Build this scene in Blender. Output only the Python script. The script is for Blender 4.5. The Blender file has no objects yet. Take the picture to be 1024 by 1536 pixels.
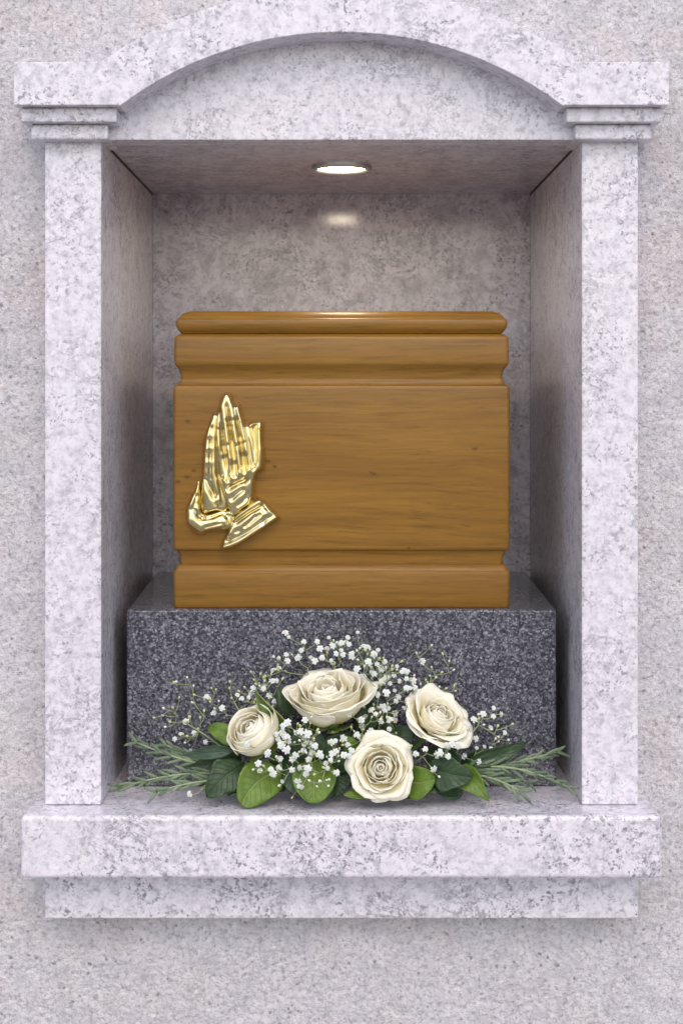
import bpy, bmesh, math, random
import numpy as np
from mathutils import Vector, Matrix, Quaternion, noise as mnoise

random.seed(7)
SC = bpy.context.scene
COL = SC.collection
R = math.radians

# ------------------------------------------------------------------ scale
S, D, VX, VY, ZC = 0.0005, 1.13, 512.0, 591.0, 1.4   # metres per unit at the pillar face, camera distance, eye height

def fac(Y): return (D + Y) / D
def WX(px, Y=0.0): return (px - VX) * S * fac(Y)
def WZ(py, Y=0.0): return ZC + (VY - py) * S * fac(Y)
def P(px, py, Y): return Vector((WX(px, Y), Y, WZ(py, Y)))
def U(zu): return ZC + zu * S                       # height in units above the eye

# ------------------------------------------------------------------ node helpers
def new_mat(name):
    m = bpy.data.materials.new(name); m.use_nodes = True
    nt = m.node_tree; b = nt.nodes['Principled BSDF']
    return m, nt, b

def nd(nt, t, ins=None, **kw):
    n = nt.nodes.new(t)
    for k, v in kw.items(): setattr(n, k, v)
    for k, v in (ins or {}).items():
        if isinstance(v, bpy.types.NodeSocket): nt.links.new(v, n.inputs[k])
        else: n.inputs[k].default_value = v
    return n

def ramp(nt, fac_, stops, interp='LINEAR'):
    n = nt.nodes.new('ShaderNodeValToRGB'); cr = n.color_ramp; cr.interpolation = interp
    while len(cr.elements) < len(stops): cr.elements.new(0.5)
    for e, (p, c) in zip(cr.elements, stops):
        e.position = p; e.color = (c[0], c[1], c[2], 1) if not isinstance(c, (int, float)) else (c, c, c, 1)
    nt.links.new(fac_, n.inputs['Fac']); return n.outputs['Color']

def mix(nt, f, a, b, mode='MIX'):
    n = nt.nodes.new('ShaderNodeMix'); n.data_type = 'RGBA'; n.blend_type = mode
    for s, v in ((n.inputs[0], f), (n.inputs[6], a), (n.inputs[7], b)):
        if isinstance(v, bpy.types.NodeSocket): nt.links.new(v, s)
        elif isinstance(v, (int, float)): s.default_value = v
        else: s.default_value = (v[0], v[1], v[2], 1)
    return n.outputs[2]

def math_(nt, op, a, b=None, c=None):
    n = nt.nodes.new('ShaderNodeMath'); n.operation = op
    for i, v in enumerate((a, b, c)):
        if v is None: continue
        if isinstance(v, bpy.types.NodeSocket): nt.links.new(v, n.inputs[i])
        else: n.inputs[i].default_value = v
    return n.outputs[0]

def ocoord(nt, scale=(1, 1, 1), rot=(0, 0, 0), loc=(0, 0, 0)):
    tc = nt.nodes.new('ShaderNodeTexCoord')
    mp = nd(nt, 'ShaderNodeMapping', {'Scale': scale, 'Rotation': rot, 'Location': loc})
    nt.links.new(tc.outputs['Object'], mp.inputs['Vector']); return mp.outputs['Vector']

def noise(nt, vec, scale, detail=4, rough=.55, dist=0.0, out='Fac'):
    n = nd(nt, 'ShaderNodeTexNoise', {'Vector': vec, 'Scale': scale, 'Detail': detail, 'Roughness': rough, 'Distortion': dist})
    return n.outputs[out]

# ------------------------------------------------------------------ stone, wood, metal
def granite_light(name, tone=1.0, rough=.22, seed=0.0, vein=1.0, warm=0.0, cloud=.28):
    m, nt, b = new_mat(name)
    v = ocoord(nt, loc=(seed, seed * .7, seed * 1.3))
    fine = noise(nt, v, 420, 4, .7, .2)
    def c(r, g, bb): return (r * .99 * tone * (1 + warm), g * .957 * tone * (1 + .4 * warm), bb * .975 * tone * (1 - warm))
    halo = noise(nt, v, 120, 5, .68, .25)
    base = ramp(nt, halo, [(.32, c(.50, .495, .54)), (.43, c(.67, .665, .715)), (.52, c(.775, .765, .815)), (.68, c(.835, .825, .87))])
    # crystal grain
    grain = nd(nt, 'ShaderNodeTexVoronoi', {'Vector': v, 'Scale': 430.0}, feature='F1')
    gcol = nd(nt, 'ShaderNodeSeparateColor', {'Color': grain.outputs['Color']}).outputs[0]
    base = mix(nt, .7, base, ramp(nt, gcol, [(0, .84), (.3, .97), (1, 1.05)]), 'MULTIPLY')
    # crisp grey flecks, gathered in loose clumps
    clus = ramp(nt, noise(nt, v, 33, 4, .62, .5), [(.42, .15), (.60, 1)])
    fk = noise(nt, v, 270, 4, .72, .3)
    fm = ramp(nt, fk, [(.535, 0), (.60, 1)])
    base = mix(nt, math_(nt, 'MULTIPLY', math_(nt, 'MULTIPLY', fm, clus), .88 * vein), base, c(.20, .195, .225))
    # thin broken veins
    v2 = ocoord(nt, scale=(1, 1, 1.3), rot=(0, R(28), 0), loc=(seed * 2 + 3, 0, 1))
    st = noise(nt, v2, 34, 7, .74, .7)
    ridge = math_(nt, 'SUBTRACT', 1.0, math_(nt, 'MULTIPLY', math_(nt, 'ABSOLUTE', math_(nt, 'SUBTRACT', st, .5)), 26.0))
    rm = math_(nt, 'MULTIPLY', ramp(nt, ridge, [(.1, 0), (.8, 1)]), ramp(nt, noise(nt, v, 15, 3, .6, .3), [(.47, 0), (.6, 1)]))
    base = mix(nt, math_(nt, 'MULTIPLY', math_(nt, 'MULTIPLY', rm, ramp(nt, fine, [(.40, .3), (.56, 1)])), .85 * vein), base, c(.25, .245, .285))
    # lone dark specks
    sp = nd(nt, 'ShaderNodeTexVoronoi', {'Vector': v, 'Scale': 210.0, 'Randomness': 1.0}, feature='F1')
    spr = nd(nt, 'ShaderNodeSeparateColor', {'Color': sp.outputs['Color']})
    s1 = ramp(nt, math_(nt, 'ADD', sp.outputs['Distance'], math_(nt, 'MULTIPLY', fine, .45)), [(.36, 1), (.47, 0)])
    s2 = ramp(nt, spr.outputs[1], [(.80, 0), (.90, 1)])
    base = mix(nt, math_(nt, 'MULTIPLY', math_(nt, 'MULTIPLY', math_(nt, 'MULTIPLY', s1, s2), clus), .55 * vein), base, c(.15, .148, .175))
    if cloud > .4:
        pt = ramp(nt, noise(nt, v, 58, 6, .72, .5), [(.47, 0), (.64, 1)])
        base = mix(nt, math_(nt, 'MULTIPLY', pt, .55), base, c(.26, .255, .285))
    # pinkish feldspar
    pk = ramp(nt, noise(nt, v, 60, 3, .6, .2), [(.58, 0), (.75, 1)])
    base = mix(nt, math_(nt, 'MULTIPLY', pk, .30), base, c(.80, .71, .73))
    nt.links.new(base, b.inputs['Base Color'])
    b.inputs['Roughness'].default_value = rough
    rr = ramp(nt, fine, [(.3, rough * .8), (.7, rough * 1.3)])
    nt.links.new(rr, b.inputs['Roughness'])
    bp = nd(nt, 'ShaderNodeBump', {'Strength': .12, 'Distance': .0004, 'Height': fine})
    nt.links.new(bp.outputs[0], b.inputs['Normal'])
    return m

def granite_wall():
    m, nt, b = new_mat('flamed_granite')
    v = ocoord(nt)
    g1 = nd(nt, 'ShaderNodeTexVoronoi', {'Vector': nd(nt, 'ShaderNodeVectorMath', {0: v, 1: nd(nt, 'ShaderNodeVectorMath', {0: noise(nt, v, 300, 2, .6, 0, 'Color'), 3: .004}, operation='SCALE').outputs[0]}, operation='ADD').outputs[0], 'Scale': 330.0}, feature='F1')
    sep = nd(nt, 'ShaderNodeSeparateColor', {'Color': g1.outputs['Color']})
    n1 = noise(nt, v, 300, 6, .80, .3)
    n2 = noise(nt, v, 60, 5, .65, .5)
    n3 = noise(nt, v, 9, 3, .6, .3)
    n4 = noise(nt, v, 17, 4, .6, .3)
    base = ramp(nt, n1, [(.32, (.27, .258, .27)), (.40, (.54, .515, .54)), (.485, (.82, .785, .82)), (.66, (.93, .895, .925))])
    gr = ramp(nt, sep.outputs[0], [(0, .66), (.12, .93), (.6, 1.0), (1, 1.06)])
    base = mix(nt, .8, base, gr, 'MULTIPLY')
    cloud = ramp(nt, n2, [(.38, 0), (.62, 1)])
    base = mix(nt, math_(nt, 'MULTIPLY', cloud, .36), base, (.465, .455, .505))
    beige = ramp(nt, n4, [(.48, 0), (.66, 1)])
    base = mix(nt, math_(nt, 'MULTIPLY', beige, .35), base, mix(nt, 1.0, base, (1.0, .93, .85), 'MULTIPLY'))
    pink = ramp(nt, noise(nt, v, 34, 4, .6, .4), [(.58, 0), (.72, 1)])
    base = mix(nt, math_(nt, 'MULTIPLY', pink, .35), base, mix(nt, 1.0, base, (1.0, .90, .90), 'MULTIPLY'))
    dk = nd(nt, 'ShaderNodeTexVoronoi', {'Vector': v, 'Scale': 150.0}, feature='F1')
    dks = nd(nt, 'ShaderNodeSeparateColor', {'Color': dk.outputs['Color']})
    dm = math_(nt, 'MULTIPLY', ramp(nt, math_(nt, 'ADD', dk.outputs['Distance'], math_(nt, 'MULTIPLY', n1, .5)), [(.38, 1), (.5, 0)]),
               ramp(nt, dks.outputs[0], [(.72, 0), (.78, 1)]))
    base = mix(nt, math_(nt, 'MULTIPLY', dm, .65), base, (.20, .19, .205))
    nt.links.new(base, b.inputs['Base Color'])
    b.inputs['Roughness'].default_value = .75
    h = math_(nt, 'ADD', math_(nt, 'MULTIPLY', noise(nt, v, 210, 5, .72, .2), 1.0), math_(nt, 'MULTIPLY', n2, .9))
    bp = nd(nt, 'ShaderNodeBump', {'Strength': 1.0, 'Distance': .0040, 'Height': h})
    nt.links.new(bp.outputs[0], b.inputs['Normal'])
    return m

def granite_dark():
    m, nt, b = new_mat('dark_granite')
    v = ocoord(nt)
    wob = nd(nt, 'ShaderNodeVectorMath', {0: noise(nt, v, 620, 2, .6, 0, 'Color'), 3: .0016}, operation='SCALE').outputs[0]
    vv = nd(nt, 'ShaderNodeVectorMath', {0: v, 1: wob}, operation='ADD').outputs[0]
    g = nd(nt, 'ShaderNodeTexVoronoi', {'Vector': vv, 'Scale': 760.0}, feature='F1')
    sep = nd(nt, 'ShaderNodeSeparateColor', {'Color': g.outputs['Color']})
    base = ramp(nt, sep.outputs[0], [(0, (.012, .012, .017)), (.30, (.036, .036, .048)), (.52, (.075, .074, .094)), (.74, (.135, .133, .162)), (.9, (.25, .245, .285)), (1, (.42, .41, .45))])
    g2 = nd(nt, 'ShaderNodeTexVoronoi', {'Vector': vv, 'Scale': 420.0}, feature='F1')
    sep2 = nd(nt, 'ShaderNodeSeparateColor', {'Color': g2.outputs['Color']})
    base = mix(nt, .35, base, ramp(nt, sep2.outputs[1], [(0, (.016, .016, .022)), (.55, (.06, .06, .076)), (.85, (.17, .168, .20)), (1, (.32, .315, .35))]))
    n = noise(nt, v, 900, 3, .7, .3)
    base = mix(nt, .6, base, ramp(nt, n, [(.33, .45), (.52, 1.0), (.68, 1.7)]), 'MULTIPLY')
    big = noise(nt, v, 22, 4, .6, .3)
    base = mix(nt, .6, base, ramp(nt, big, [(.35, (.96, .985, .97)), (.62, (1.25, 1.28, 1.26))]), 'MULTIPLY')
    nt.links.new(base, b.inputs['Base Color'])
    b.inputs['Roughness'].default_value = .16
    return m

KNOTS = [(560, 711, 5), (282, 632, 4.5), (281, 716, 5.5), (267, 722, 4.5), (291, 706, 3.5), (403, 692, 3.5), (412, 700, 3.5),
         (712, 673, 4), (592, 833, 3.5), (575, 826, 3), (613, 822, 3), (556, 709, 3)]
def wood(Yf):
    m, nt, b = new_mat('varnished_wood')
    tc = nt.nodes.new('ShaderNodeTexCoord'); pos = tc.outputs['Object']
    wv = nd(nt, 'ShaderNodeVectorMath', {0: noise(nt, nd(nt, 'ShaderNodeMapping', {'Vector': pos, 'Scale': (4, 6, 12)}).outputs[0], 1.0, 3, .5, 0, 'Color'), 3: .02}, operation='SCALE').outputs[0]
    pw = nd(nt, 'ShaderNodeVectorMath', {0: pos, 1: wv}, operation='ADD').outputs[0]
    rot = nd(nt, 'ShaderNodeMapping', {'Vector': pw, 'Rotation': (0, R(-1.5), 0), 'Scale': (7, 130, 130)}).outputs[0]
    g1 = noise(nt, rot, 1.0, 6, .70, .1)
    rot2 = nd(nt, 'ShaderNodeMapping', {'Vector': pw, 'Rotation': (0, R(-1.5), 0), 'Scale': (34, 760, 760)}).outputs[0]
    g2 = noise(nt, rot2, 1.0, 4, .65, .2)
    g4 = noise(nt, nd(nt, 'ShaderNodeMapping', {'Vector': pw, 'Rotation': (0, R(-1), 0), 'Scale': (13, 300, 300)}).outputs[0], 1.0, 4, .6, .2)
    rot3 = nd(nt, 'ShaderNodeMapping', {'Vector': pw, 'Scale': (3, 10, 13)}).outputs[0]
    g3 = noise(nt, rot3, 1.0, 3, .5, .2)
    base = ramp(nt, g1, [(.28, (.205, .097, .013)), (.44, (.240, .117, .016)), (.58, (.262, .131, .018)), (.78, (.305, .157, .024))])
    base = mix(nt, .75, base, ramp(nt, g2, [(.30, .62), (.43, .96), (.55, 1.03), (.75, 1.16)]), 'MULTIPLY')
    base = mix(nt, .8, base, ramp(nt, g3, [(.35, (.90, .87, .82)), (.65, (1.08, 1.08, 1.08))]), 'MULTIPLY')
    base = mix(nt, .9, base, ramp(nt, g4, [(.32, .78), (.5, 1.0), (.7, 1.10)]), 'MULTIPLY')
    # dark streaks of the heartwood
    st = ramp(nt, noise(nt, nd(nt, 'ShaderNodeMapping', {'Vector': pw, 'Rotation': (0, R(2.5), 0), 'Scale': (3.2, 30, 62)}).outputs[0], 1.0, 3, .55, 1.2), [(.62, 0), (.70, 1)])
    base = mix(nt, math_(nt, 'MULTIPLY', st, .22), base, (.15, .062, .014))
    k = None
    for (px, py, r) in KNOTS:
        c = P(px, py, Yf)
        d = nd(nt, 'ShaderNodeVectorMath', {0: nd(nt, 'ShaderNodeMapping', {'Vector': pos, 'Location': (-c.x * .62, -c.y, -c.z), 'Scale': (.62, 1, 1)}).outputs[0]}, operation='LENGTH').outputs[1]
        s = math_(nt, 'SUBTRACT', 1.0, math_(nt, 'DIVIDE', d, r * S * .85))
        k = s if k is None else math_(nt, 'MAXIMUM', k, s)
    kk = math_(nt, 'ADD', k, math_(nt, 'MULTIPLY', math_(nt, 'SUBTRACT', g2, .5), 2.2))
    base = mix(nt, math_(nt, 'MULTIPLY', ramp(nt, kk, [(.0, 0), (.7, 1)]), .75), base, (.085, .034, .010))
    nt.links.new(base, b.inputs['Base Color'])
    b.inputs['Roughness'].default_value = .42
    b.inputs['Specular IOR Level'].default_value = .32
    b.inputs['Coat Weight'].default_value = .22
    b.inputs['Coat Roughness'].default_value = .10
    bp = nd(nt, 'ShaderNodeBump', {'Strength': .08, 'Distance': .0004, 'Height': g2})
    nt.links.new(bp.outputs[0], b.inputs['Normal'])
    return m

def brass():
    m, nt, b = new_mat('polished_brass')
    b.inputs['Metallic'].default_value = 1
    v = ocoord(nt)
    n = noise(nt, v, 90, 3, .6, .2)
    nt.links.new(ramp(nt, n, [(.3, (.67, .565, .285)), (.7, (.76, .66, .37))]), b.inputs['Base Color'])
    nt.links.new(ramp(nt, n, [(.3, .11), (.7, .18)]), b.inputs['Roughness'])
    return m

def see_through(nt, b, col, w):
    tr = nd(nt, 'ShaderNodeBsdfTranslucent', {'Color': col})
    ms = nd(nt, 'ShaderNodeMixShader', {0: w, 1: b.outputs[0], 2: tr.outputs[0]})
    nt.links.new(ms.outputs[0], nt.nodes['Material Output'].inputs['Surface'])
def petal_mat():
    m, nt, b = new_mat('cream_petal')
    uv = nt.nodes.new('ShaderNodeUVMap')
    sp = nd(nt, 'ShaderNodeSeparateXYZ', {0: uv.outputs[0]})
    c = ramp(nt, sp.outputs[1], [(.0, (.70, .66, .26)), (.28, (.975, .85, .45)), (.60, (.985, .915, .63)), (.88, (.985, .94, .755)), (1.0, (.985, .95, .81))])
    vn = noise(nt, nd(nt, 'ShaderNodeMapping', {'Vector': uv.outputs[0], 'Scale': (42, 2.2, 1)}).outputs[0], 1.0, 3, .6, .2)
    c = mix(nt, .5, c, ramp(nt, vn, [(.3, .93), (.7, 1.03)]), 'MULTIPLY')
    nt.links.new(c, b.inputs['Base Color'])
    b.inputs['Roughness'].default_value = .5
    b.inputs['Specular IOR Level'].default_value = .3
    b.inputs['Subsurface Weight'].default_value = .08
    b.inputs['Subsurface Radius'].default_value = (1, .75, .35)
    b.inputs['Subsurface Scale'].default_value = .002
    see_through(nt, b, c, .10)
    bp = nd(nt, 'ShaderNodeBump', {'Strength': .12, 'Distance': .0005, 'Height': vn})
    nt.links.new(bp.outputs[0], b.inputs['Normal'])
    return m

def leaf_mat(name, dark, light, vein, rough=.38, edge=None):
    m, nt, b = new_mat(name)
    uv = nt.nodes.new('ShaderNodeUVMap')
    sp = nd(nt, 'ShaderNodeSeparateXYZ', {0: uv.outputs[0]})      # x: -1..1 across stored 0..1, y: along
    ax = math_(nt, 'ABSOLUTE', math_(nt, 'SUBTRACT', math_(nt, 'MULTIPLY', sp.outputs[0], 2.0), 1.0))
    # side veins climb outwards from the midrib
    ph = math_(nt, 'SUBTRACT', math_(nt, 'MULTIPLY', sp.outputs[1], 8.0), math_(nt, 'MULTIPLY', ax, 2.2))
    tri = math_(nt, 'ABSOLUTE', math_(nt, 'SUBTRACT', math_(nt, 'FRACT', ph), .5))
    sv = ramp(nt, tri, [(.0, 1), (.09, 0)])
    mr = ramp(nt, ax, [(.02, 1), (.085, 0)])
    vv = math_(nt, 'MAXIMUM', mr, math_(nt, 'MULTIPLY', sv, .55))
    n = noise(nt, ocoord(nt), 120, 4, .6, .3)
    c = ramp(nt, n, [(.32, dark), (.68, light)])
    c = mix(nt, math_(nt, 'MULTIPLY', vv, .7), c, vein)
    if edge: c = mix(nt, ramp(nt, ax, [(.80, 0), (.95, .8)]), c, edge)
    nt.links.new(c, b.inputs['Base Color'])
    b.inputs['Roughness'].default_value = rough
    b.inputs['Subsurface Weight'].default_value = .12
    b.inputs['Subsurface Scale'].default_value = .001
    b.inputs['Subsurface Radius'].default_value = (.5, 1, .2)
    see_through(nt, b, c, .18)
    h = math_(nt, 'ADD', math_(nt, 'MULTIPLY', vv, -.8), math_(nt, 'MULTIPLY', n, .9))
    bp = nd(nt, 'ShaderNodeBump', {'Strength': .6, 'Distance': .0012, 'Height': h})
    nt.links.new(bp.outputs[0], b.inputs['Normal'])
    return m

def plain(name, c1, c2, rough=.5, scale=200, sss=0.0):
    m, nt, b = new_mat(name)
    n = noise(nt, ocoord(nt), scale, 3, .6, .2)
    nt.links.new(ramp(nt, n, [(.3, c1), (.7, c2)]), b.inputs['Base Color'])
    b.inputs['Roughness'].default_value = rough
    if sss:
        b.inputs['Subsurface Weight'].default_value = sss
        b.inputs['Subsurface Scale'].default_value = .0015
    return m

YU = .0633          # front face of the urn
M_STONE = granite_light('polished_light_granite', seed=0.0, vein=.85)
M_LEDGE = granite_light('ledge_granite', seed=5.3, vein=1.05)
M_ARCH = granite_light('arch_granite', seed=9.1, vein=.95)
M_INNER = granite_light('inner_panel_granite', tone=.97, rough=.07, seed=2.7, vein=1.0, warm=-.03, cloud=.5)
M_WALL = granite_wall()
M_DARK = granite_dark()
M_WOOD = wood(YU)
M_BRASS = brass()
M_PETAL = petal_mat()
M_LBRIGHT = leaf_mat('bright_leaf', (.095, .18, .016), (.18, .29, .032), (.27, .37, .10), .38)
M_LDARK = leaf_mat('dark_leaf', (.020, .050, .016), (.042, .092, .030), (.085, .14, .065), .36)
M_LGREY = leaf_mat('grey_green_leaf', (.045, .085, .05), (.08, .135, .085), (.14, .20, .14), .45)
M_LEDGED = leaf_mat('pale_edged_leaf', (.07, .15, .02), (.12, .22, .03), (.2, .3, .09), .36, (.50, .47, .22))
M_SEPAL = plain('sepal_green', (.16, .25, .05), (.30, .36, .12), .5)
M_STEM = plain('stem_green', (.10, .18, .04), (.17, .26, .07), .5)
M_GSTEM = plain('sprig_green', (.24, .31, .12), (.36, .43, .20), .55)
M_ROSEM = plain('needle_green', (.06, .105, .055), (.21, .28, .17), .42, 90)
M_RSTEM = plain('rosemary_stem', (.24, .30, .16), (.34, .40, .24), .55)
M_GYP = plain('white_floret', (.76, .76, .70), (.86, .86, .82), .6, 300, .25)
M_BUD = plain('pale_green_bud', (.45, .52, .20), (.68, .72, .42), .55, 300, .15)
M_TRIM = plain('brushed_nickel', (.50, .49, .47), (.62, .61, .58), .30)
M_TRIM.node_tree.nodes['Principled BSDF'].inputs['Metallic'].default_value = .9
M_DARKGAP = plain('joint_sealant', (.10, .095, .09), (.16, .15, .14), .8)
m, nt, b = new_mat('lit_lens')
b.inputs['Base Color'].default_value = (.9, .85, .75, 1)
b.inputs['Emission Color'].default_value = (1, .86, .66, 1)
b.inputs['Emission Strength'].default_value = 46
M_LENS = m

# ------------------------------------------------------------------ object helpers
def link(name, me, mats, parent=None, smooth=False):
    o = bpy.data.objects.new(name, me); COL.objects.link(o)
    for mm in (mats if isinstance(mats, (list, tuple)) else [mats]): me.materials.append(mm)
    if smooth: me.polygons.foreach_set('use_smooth', [True] * len(me.polygons))
    if parent is not None:
        o.parent = parent
        o.matrix_parent_inverse = parent.matrix_basis.inverted()
    return o

def tag(o, label, cat, group=None, kind=None):
    o['label'] = label; o['category'] = cat
    if group: o['group'] = group
    if kind: o['kind'] = kind
    return o

def empty(name, loc):
    o = bpy.data.objects.new(name, None); o.empty_display_size = .02
    COL.objects.link(o); o.location = loc; return o

def pydata(name, v, f):
    me = bpy.data.meshes.new(name); me.from_pydata([tuple(x) for x in v], [], f); me.update(); return me

def bevel(o, w, seg=2, ang=35):
    b = o.modifiers.new('edge', 'BEVEL'); b.width = w; b.segments = seg; b.limit_method = 'ANGLE'; b.angle_limit = R(ang)
    return o

def box(name, x0, x1, y0, y1, z0, z1, mat, parent=None, bw=.001, seg=2):
    v = [(x, y, z) for z in (z0, z1) for y in (y0, y1) for x in (x0, x1)]
    f = [(0, 2, 3, 1), (4, 5, 7, 6), (0, 1, 5, 4), (2, 6, 7, 3), (0, 4, 6, 2), (1, 3, 7, 5)]
    o = link(name, pydata(name, v, f), mat, parent)
    if bw: bevel(o, bw, seg)
    return o

def prism(name, pts, y0, y1, mat, parent=None, bw=.001, seg=2):      # pts: (x,z) contour
    n = len(pts)
    v = [(x, y0, z) for x, z in pts] + [(x, y1, z) for x, z in pts]
    f = [tuple(range(n)), tuple(range(2 * n - 1, n - 1, -1))]
    f += [(i, i + n, (i + 1) % n + n, (i + 1) % n) for i in range(n)]
    me = pydata(name, v, f)
    bm = bmesh.new(); bm.from_mesh(me); bmesh.ops.recalc_face_normals(bm, faces=bm.faces); bm.to_mesh(me); bm.free()
    o = link(name, me, mat, parent)
    if bw: bevel(o, bw, seg)
    return o

def tube(name, pts, radii, mat, parent=None, sides=6):
    v, f = [], []
    pts = [Vector(p) for p in pts]; n = len(pts)
    if isinstance(radii, (int, float)): radii = [radii] * n
    up = Vector((0.13, .31, 1)).normalized()
    for i, p in enumerate(pts):
        t = (pts[min(i + 1, n - 1)] - pts[max(i - 1, 0)]).normalized()
        a = t.cross(up)
        if a.length < .05: a = t.cross(Vector((1, 0, 0)))
        a.normalize(); bb = t.cross(a)
        for k in range(sides):
            w = 2 * math.pi * k / sides
            v.append(p + (a * math.cos(w) + bb * math.sin(w)) * radii[i])
    for i in range(n - 1):
        for k in range(sides):
            k2 = (k + 1) % sides
            f.append((i * sides + k, i * sides + k2, (i + 1) * sides + k2, (i + 1) * sides + k))
    f.append(tuple(range(sides))[::-1]); f.append(tuple(range((n - 1) * sides, n * sides)))
    return v, f

class MB:
    def __init__(s): s.v, s.f, s.m = [], [], []
    def add(s, v, f, mi=0):
        o = len(s.v); s.v += [tuple(x) for x in v]; s.f += [tuple(i + o for i in q) for q in f]; s.m += [mi] * len(f)
    def build(s, name, mats, parent=None, smooth=True):
        me = pydata(name, s.v, s.f)
        o = link(name, me, mats, parent, smooth)
        me.polygons.foreach_set('material_index', s.m)
        return o

def bez(a, b, c, n):
    return [a * (1 - t) ** 2 + b * 2 * t * (1 - t) + c * t * t for t in [i / (n - 1) for i in range(n)]]

# ------------------------------------------------------------------ wall
YW, YB = .030, .3095
x0, x1, z0, z1 = -1.4, 1.4, -.02, 2.4
hx, hz0, hz1 = 415 * S, U(-760), U(450)
xs, zs = [x0, -hx, hx, x1], [z0, hz0, hz1, z1]
v = [(x, YW, z) for z in zs for x in xs]
f = [(r * 4 + c, r * 4 + c + 1, r * 4 + c + 5, r * 4 + c + 4) for r in range(3) for c in range(3) if not (r == 1 and c == 1)]
wall = link('granite_wall', pydata('granite_wall', v, f), M_WALL)
sm = wall.modifiers.new('slab', 'SOLIDIFY'); sm.thickness = .08; sm.offset = -1
tag(wall, 'rough speckled grey and pinkish granite wall behind the niche', 'wall', kind='thing')

gr = link('ground', pydata('ground', [(-12, -20, 0), (12, -20, 0), (12, .2, 0), (-12, .2, 0)], [(0, 1, 2, 3)]), plain('pale_paving', (.24, .235, .23), (.32, .315, .31), .8, 30))  # unseen sheet below the frame, added to bounce light onto stone and brass
gr['kind'] = 'structure'
# ------------------------------------------------------------------ niche
niche = empty('memorial_niche', (0, YW, U(-787)))
tag(niche, 'pale grey granite memorial niche with arched top, pillars and stone ledge', 'memorial niche')
TOP = U(381)
GAP = 1.3 * S
for sx in (-1, 1):
    a, bb = sx * 444.5 * S, sx * 360 * S
    box('pillar', min(a, bb), max(a, bb), 0, .326, U(-617) + .0003, U(380.3), M_STONE, niche, .0012)
box('back_panel', -360 * S + .0002, 360 * S - .0002, YB, YB + .02, U(-617) + .0003, U(392), M_INNER, niche, 0)
box('ceiling_panel', -360 * S + GAP, 360 * S - GAP, .0262, YB - .0008, TOP + .0003, TOP + .02, M_INNER, niche, .0006)
for sx in (-1, 1):
    a, bb = sx * 359.9 * S, sx * 440 * S
    box('joint_sealant', min(a, bb), max(a, bb), .0265, YB + .018, U(380.3) + .0002, U(402), M_DARKGAP, niche, 0)  # closing box added to stop light leaking in; backs the dark joint
# tympanum
def arc(cx, cy, r, xa, xb, n):
    return [(x, cy - math.sqrt(r * r - (x - cx) ** 2)) for x in [xa + (xb - xa) * i / (n - 1) for i in range(n)]]
YA = -.030
ty = [(-430 * S, TOP), (430 * S, TOP), (430 * S, U(428))]
ty += [(WX(x, YA), WZ(y, YA) + .004) for x, y in arc(512, 600, 552, 836, 188, 40)]
ty += [(-430 * S, U(428))]
prism('tympanum', ty, 0, .026, M_STONE, niche, .0008)
ar = [(21, 93), (150, 93)] + arc(512, 616.6, 636.5, 150, 874, 64)[1:-1] + [(874, 93), (1003, 93), (1003, 157.5), (846, 157.5)]
ar += arc(512, 600, 552, 844, 180, 56) + [(178, 157.5), (21, 157.5)]
prism('arch_surround', [(WX(x, YA), WZ(y, YA)) for x, y in ar], YA, YW + .01, M_ARCH, niche, .0016, 3)
for sx in (-1, 1):
    def cap(pa, pb, ya, yb, Y, bw, nm):
        a = sx * (512 - pa) * S * fac(Y); c = sx * (512 - pb) * S * fac(Y)
        return box(nm, min(a, c), max(a, c), Y, YW + .01, WZ(yb, Y), ya, M_ARCH, niche, bw, 3)
    zt = WZ(157.5, YA) - .0001
    c1 = cap(32, 175, zt, 183, -.0205, .0011, 'capital_moulding')
    cap(47, 162, WZ(183, -.0205) - .0001, 209, -.012, .0014, 'capital_moulding')
box('ledge', -468.5 * S, 468.5 * S, -.0290, YB + .015, U(-709), U(-617), M_LEDGE, niche, .0034, 4)
box('ledge_base', -444.5 * S, 444.5 * S, .0, .1, U(-787), U(-709.3), M_LEDGE, niche, .0010)

# ------------------------------------------------------------------ downlight
YL = .133
lc = Vector((0, YL, TOP))
dl = empty('recessed_downlight', lc)
tag(dl, 'small round lit downlight with metal rim in the niche ceiling', 'ceiling light')
def lathe(prof, n=48):
    v, f = [], []
    for r, z in prof:
        for k in range(n):
            w = 2 * math.pi * k / n; v.append((lc.x + r * math.cos(w), lc.y + r * math.sin(w), lc.z + z))
    for i in range(len(prof) - 1):
        for k in range(n):
            k2 = (k + 1) % n; f.append((i * n + k, i * n + k2, (i + 1) * n + k2, (i + 1) * n + k))
    return v, f
mb = MB(); mb.add(*lathe([(.0252, .0005), (.0252, -.0022), (.0244, -.0032), (.0225, -.0036), (.0208, -.0032), (.0200, -.0018), (.0198, .0002)])); mb.build('trim_ring', M_TRIM, dl)
vv_, ff_ = lathe([(.0199, -.0012), (.017, -.0020), (.010, -.0026), (.004, -.0028)])
ff_.append(tuple(range(3 * 48, 4 * 48)))
mb = MB(); mb.add(vv_, ff_); mb.build('lens', M_LENS, dl)

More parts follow.
